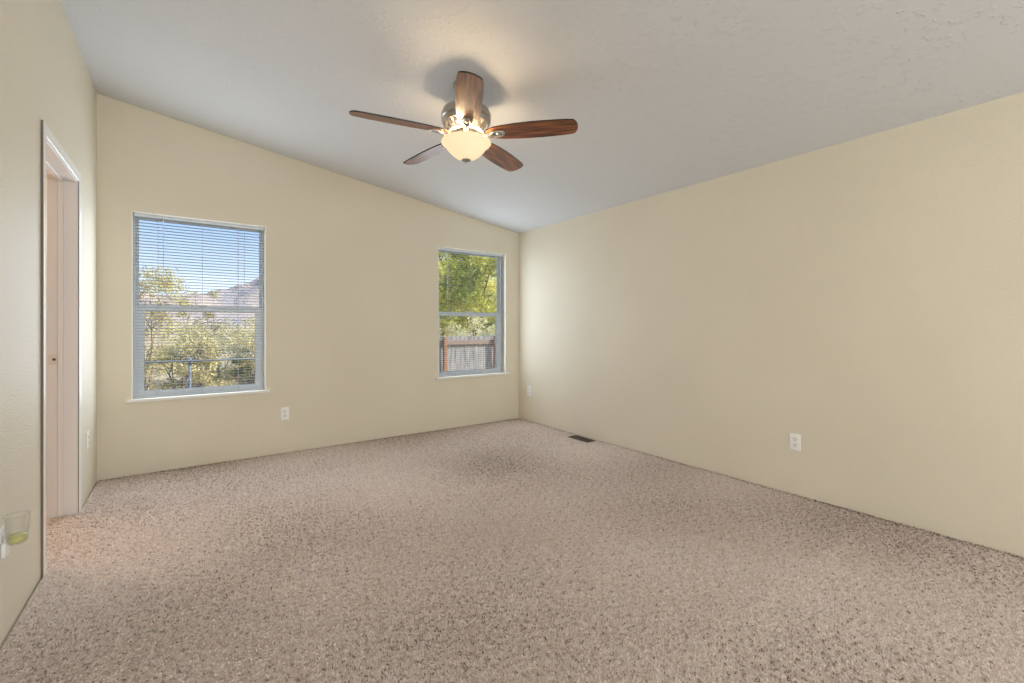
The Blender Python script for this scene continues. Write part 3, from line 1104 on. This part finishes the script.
# chain link fence
M_galv = mat('galvanised_steel', (0.17, 0.20, 0.24), 0.6, 0.2)
FYF = 7.45
cf = thing('chain_link_fence', 'grey chain link fence with top rail outside left window', 'fence', (0.3, FYF, GZ))
bm = bmesh.new()
add_tube(bm, [(-3.0, 0, 1.29), (2.2, 0, 1.29)], 0.015, 10)
obj('top_rail', bm, M_galv, cf, True)
for px in (-2.97, -0.268, 2.17):
    bm = bmesh.new()
    add_tube(bm, [(px, 0.045, 0), (px, 0.045, 1.305)], 0.018, 10)
    add_lathe(bm, [(0.021, 0), (0.020, 0.012), (0.011, 0.020), (0, 0.023)], 10, (px, 0.045, 1.303))
    obj('post', bm, M_galv, cf, True)
bm = bmesh.new()
sx_, sz_ = 0.060, 0.060
nxm = int(5.1 / sx_)
for i in range(nxm):
    x = -2.95 + i * sx_
    path = []
    for j in range(int(1.24 / sz_) + 1):
        path.append((x + (sx_ / 2 if j % 2 else 0) + (sx_ * 0.5), -0.023 + (0.004 if j % 2 else 0), 0.03 + j * sz_))
    add_tube(bm, path, 0.0019, 3, caps=False)
    path = [(2 * (x + sx_ * 0.5) - q[0], q[1] + 0.001, q[2]) for q in path]
    add_tube(bm, path, 0.0019, 3, caps=False)
obj('wire_mesh', bm, M_galv, cf)

# wooden privacy fence
M_picket = mat('weathered_grey_picket', (0.36, 0.35, 0.36), 0.85, spec=0.2)
n, l, b = nodes(M_picket)
tcp = n.new('ShaderNodeTexCoord')
mp = n.new('ShaderNodeMapping')
mp.inputs['Scale'].default_value = (14, 14, 1.2)
l.new(tcp.outputs['Object'], mp.inputs[0])
nn = n.new('ShaderNodeTexNoise')
nn.inputs['Scale'].default_value = 3.0
nn.inputs['Detail'].default_value = 6.0
l.new(mp.outputs[0], nn.inputs['Vector'])
rr = ramp(M_picket, nn.outputs['Fac'], [(0.3, (0.15, 0.14, 0.145)), (0.5, (0.32, 0.31, 0.315)), (0.7, (0.48, 0.46, 0.46))])
l.new(rr.outputs[0], b.inputs['Base Color'])
M_cedar = mat('red_cedar_post', (0.34, 0.17, 0.10), 0.8, spec=0.2)
WYF = 7.2
WTOP = 0.965
wf = thing('wooden_fence', 'grey weathered wooden picket fence outside right window', 'fence', (2.4, WYF, GZ))
bm = bmesh.new()
x = 0.0
while x < 5.2:
    wd = 0.092 + rng.uniform(-0.004, 0.004)
    top = WTOP - GZ + rng.uniform(-0.015, 0.015)
    dy = rng.uniform(-0.004, 0.004)
    y0_, y1_ = 0.045 + dy, 0.062 + dy
    v = [bm.verts.new((x + a_, y_, z_)) for y_ in (y0_, y1_) for a_, z_ in ((0, 0.03), (wd, 0.03), (wd, top - 0.03), (wd - 0.03, top), (0.03, top), (0, top - 0.03))]
    bm.faces.new(v[:6])
    bm.faces.new(v[6:])
    for i in range(6):
        bm.faces.new((v[i], v[(i + 1) % 6], v[6 + (i + 1) % 6], v[6 + i]))
    x += wd + 0.006
obj('picket_panel', bm, M_picket, wf)
M_rail = mat('faded_brown_rail', (0.30, 0.225, 0.19), 0.85, spec=0.2)
for zr in (0.845 - GZ, 0.05 - GZ):
    bm = bmesh.new()
    add_box(bm, 0, 5.25, 0.005, 0.044, zr - 0.045, zr + 0.045, 0.004, 1)
    obj('rail', bm, M_rail, wf)
for px in (px_x(444.2, WYF) - 2.4, px_x(494.6, WYF) - 2.4):
    bm = bmesh.new()
    add_box(bm, px - 0.032, px + 0.032, -0.062, 0.004, 0, WTOP - GZ - 0.02, 0.005, 1)
    obj('post', bm, M_cedar, wf)

# trees and pale bushes beyond the wooden fence
plant('leafy_tree', 'large yellow green leafy tree filling the upper right window', 'tree', (7.0, 11.6, GZ), 2.45, 6.2, 85, 23000, 0.115, M_tree, trunk=1.75, aspect=0.6, stem_r=0.10, clr=0.20, low=0.0)
plant('leafy_tree', 'deeper green leafy tree behind the large one in right window', 'tree', (8.6, 16.5, GZ), 2.8, 6.6, 50, 9000, 0.15, M_deep, trunk=1.5, aspect=0.6, stem_r=0.18, low=0.0)
plant('pale_bush', 'pale cream leaved bush just above the wooden fence in right window', 'bush', (5.75, 9.7, GZ), 0.95, 2.05, 30, 4600, 0.06, M_pale, aspect=0.5)
plant('pale_bush', 'pale yellow bush above the wooden fence at left edge of right window', 'bush', (4.30, 8.55, GZ), 0.48, 1.78, 18, 2600, 0.06, M_olive, aspect=0.5)
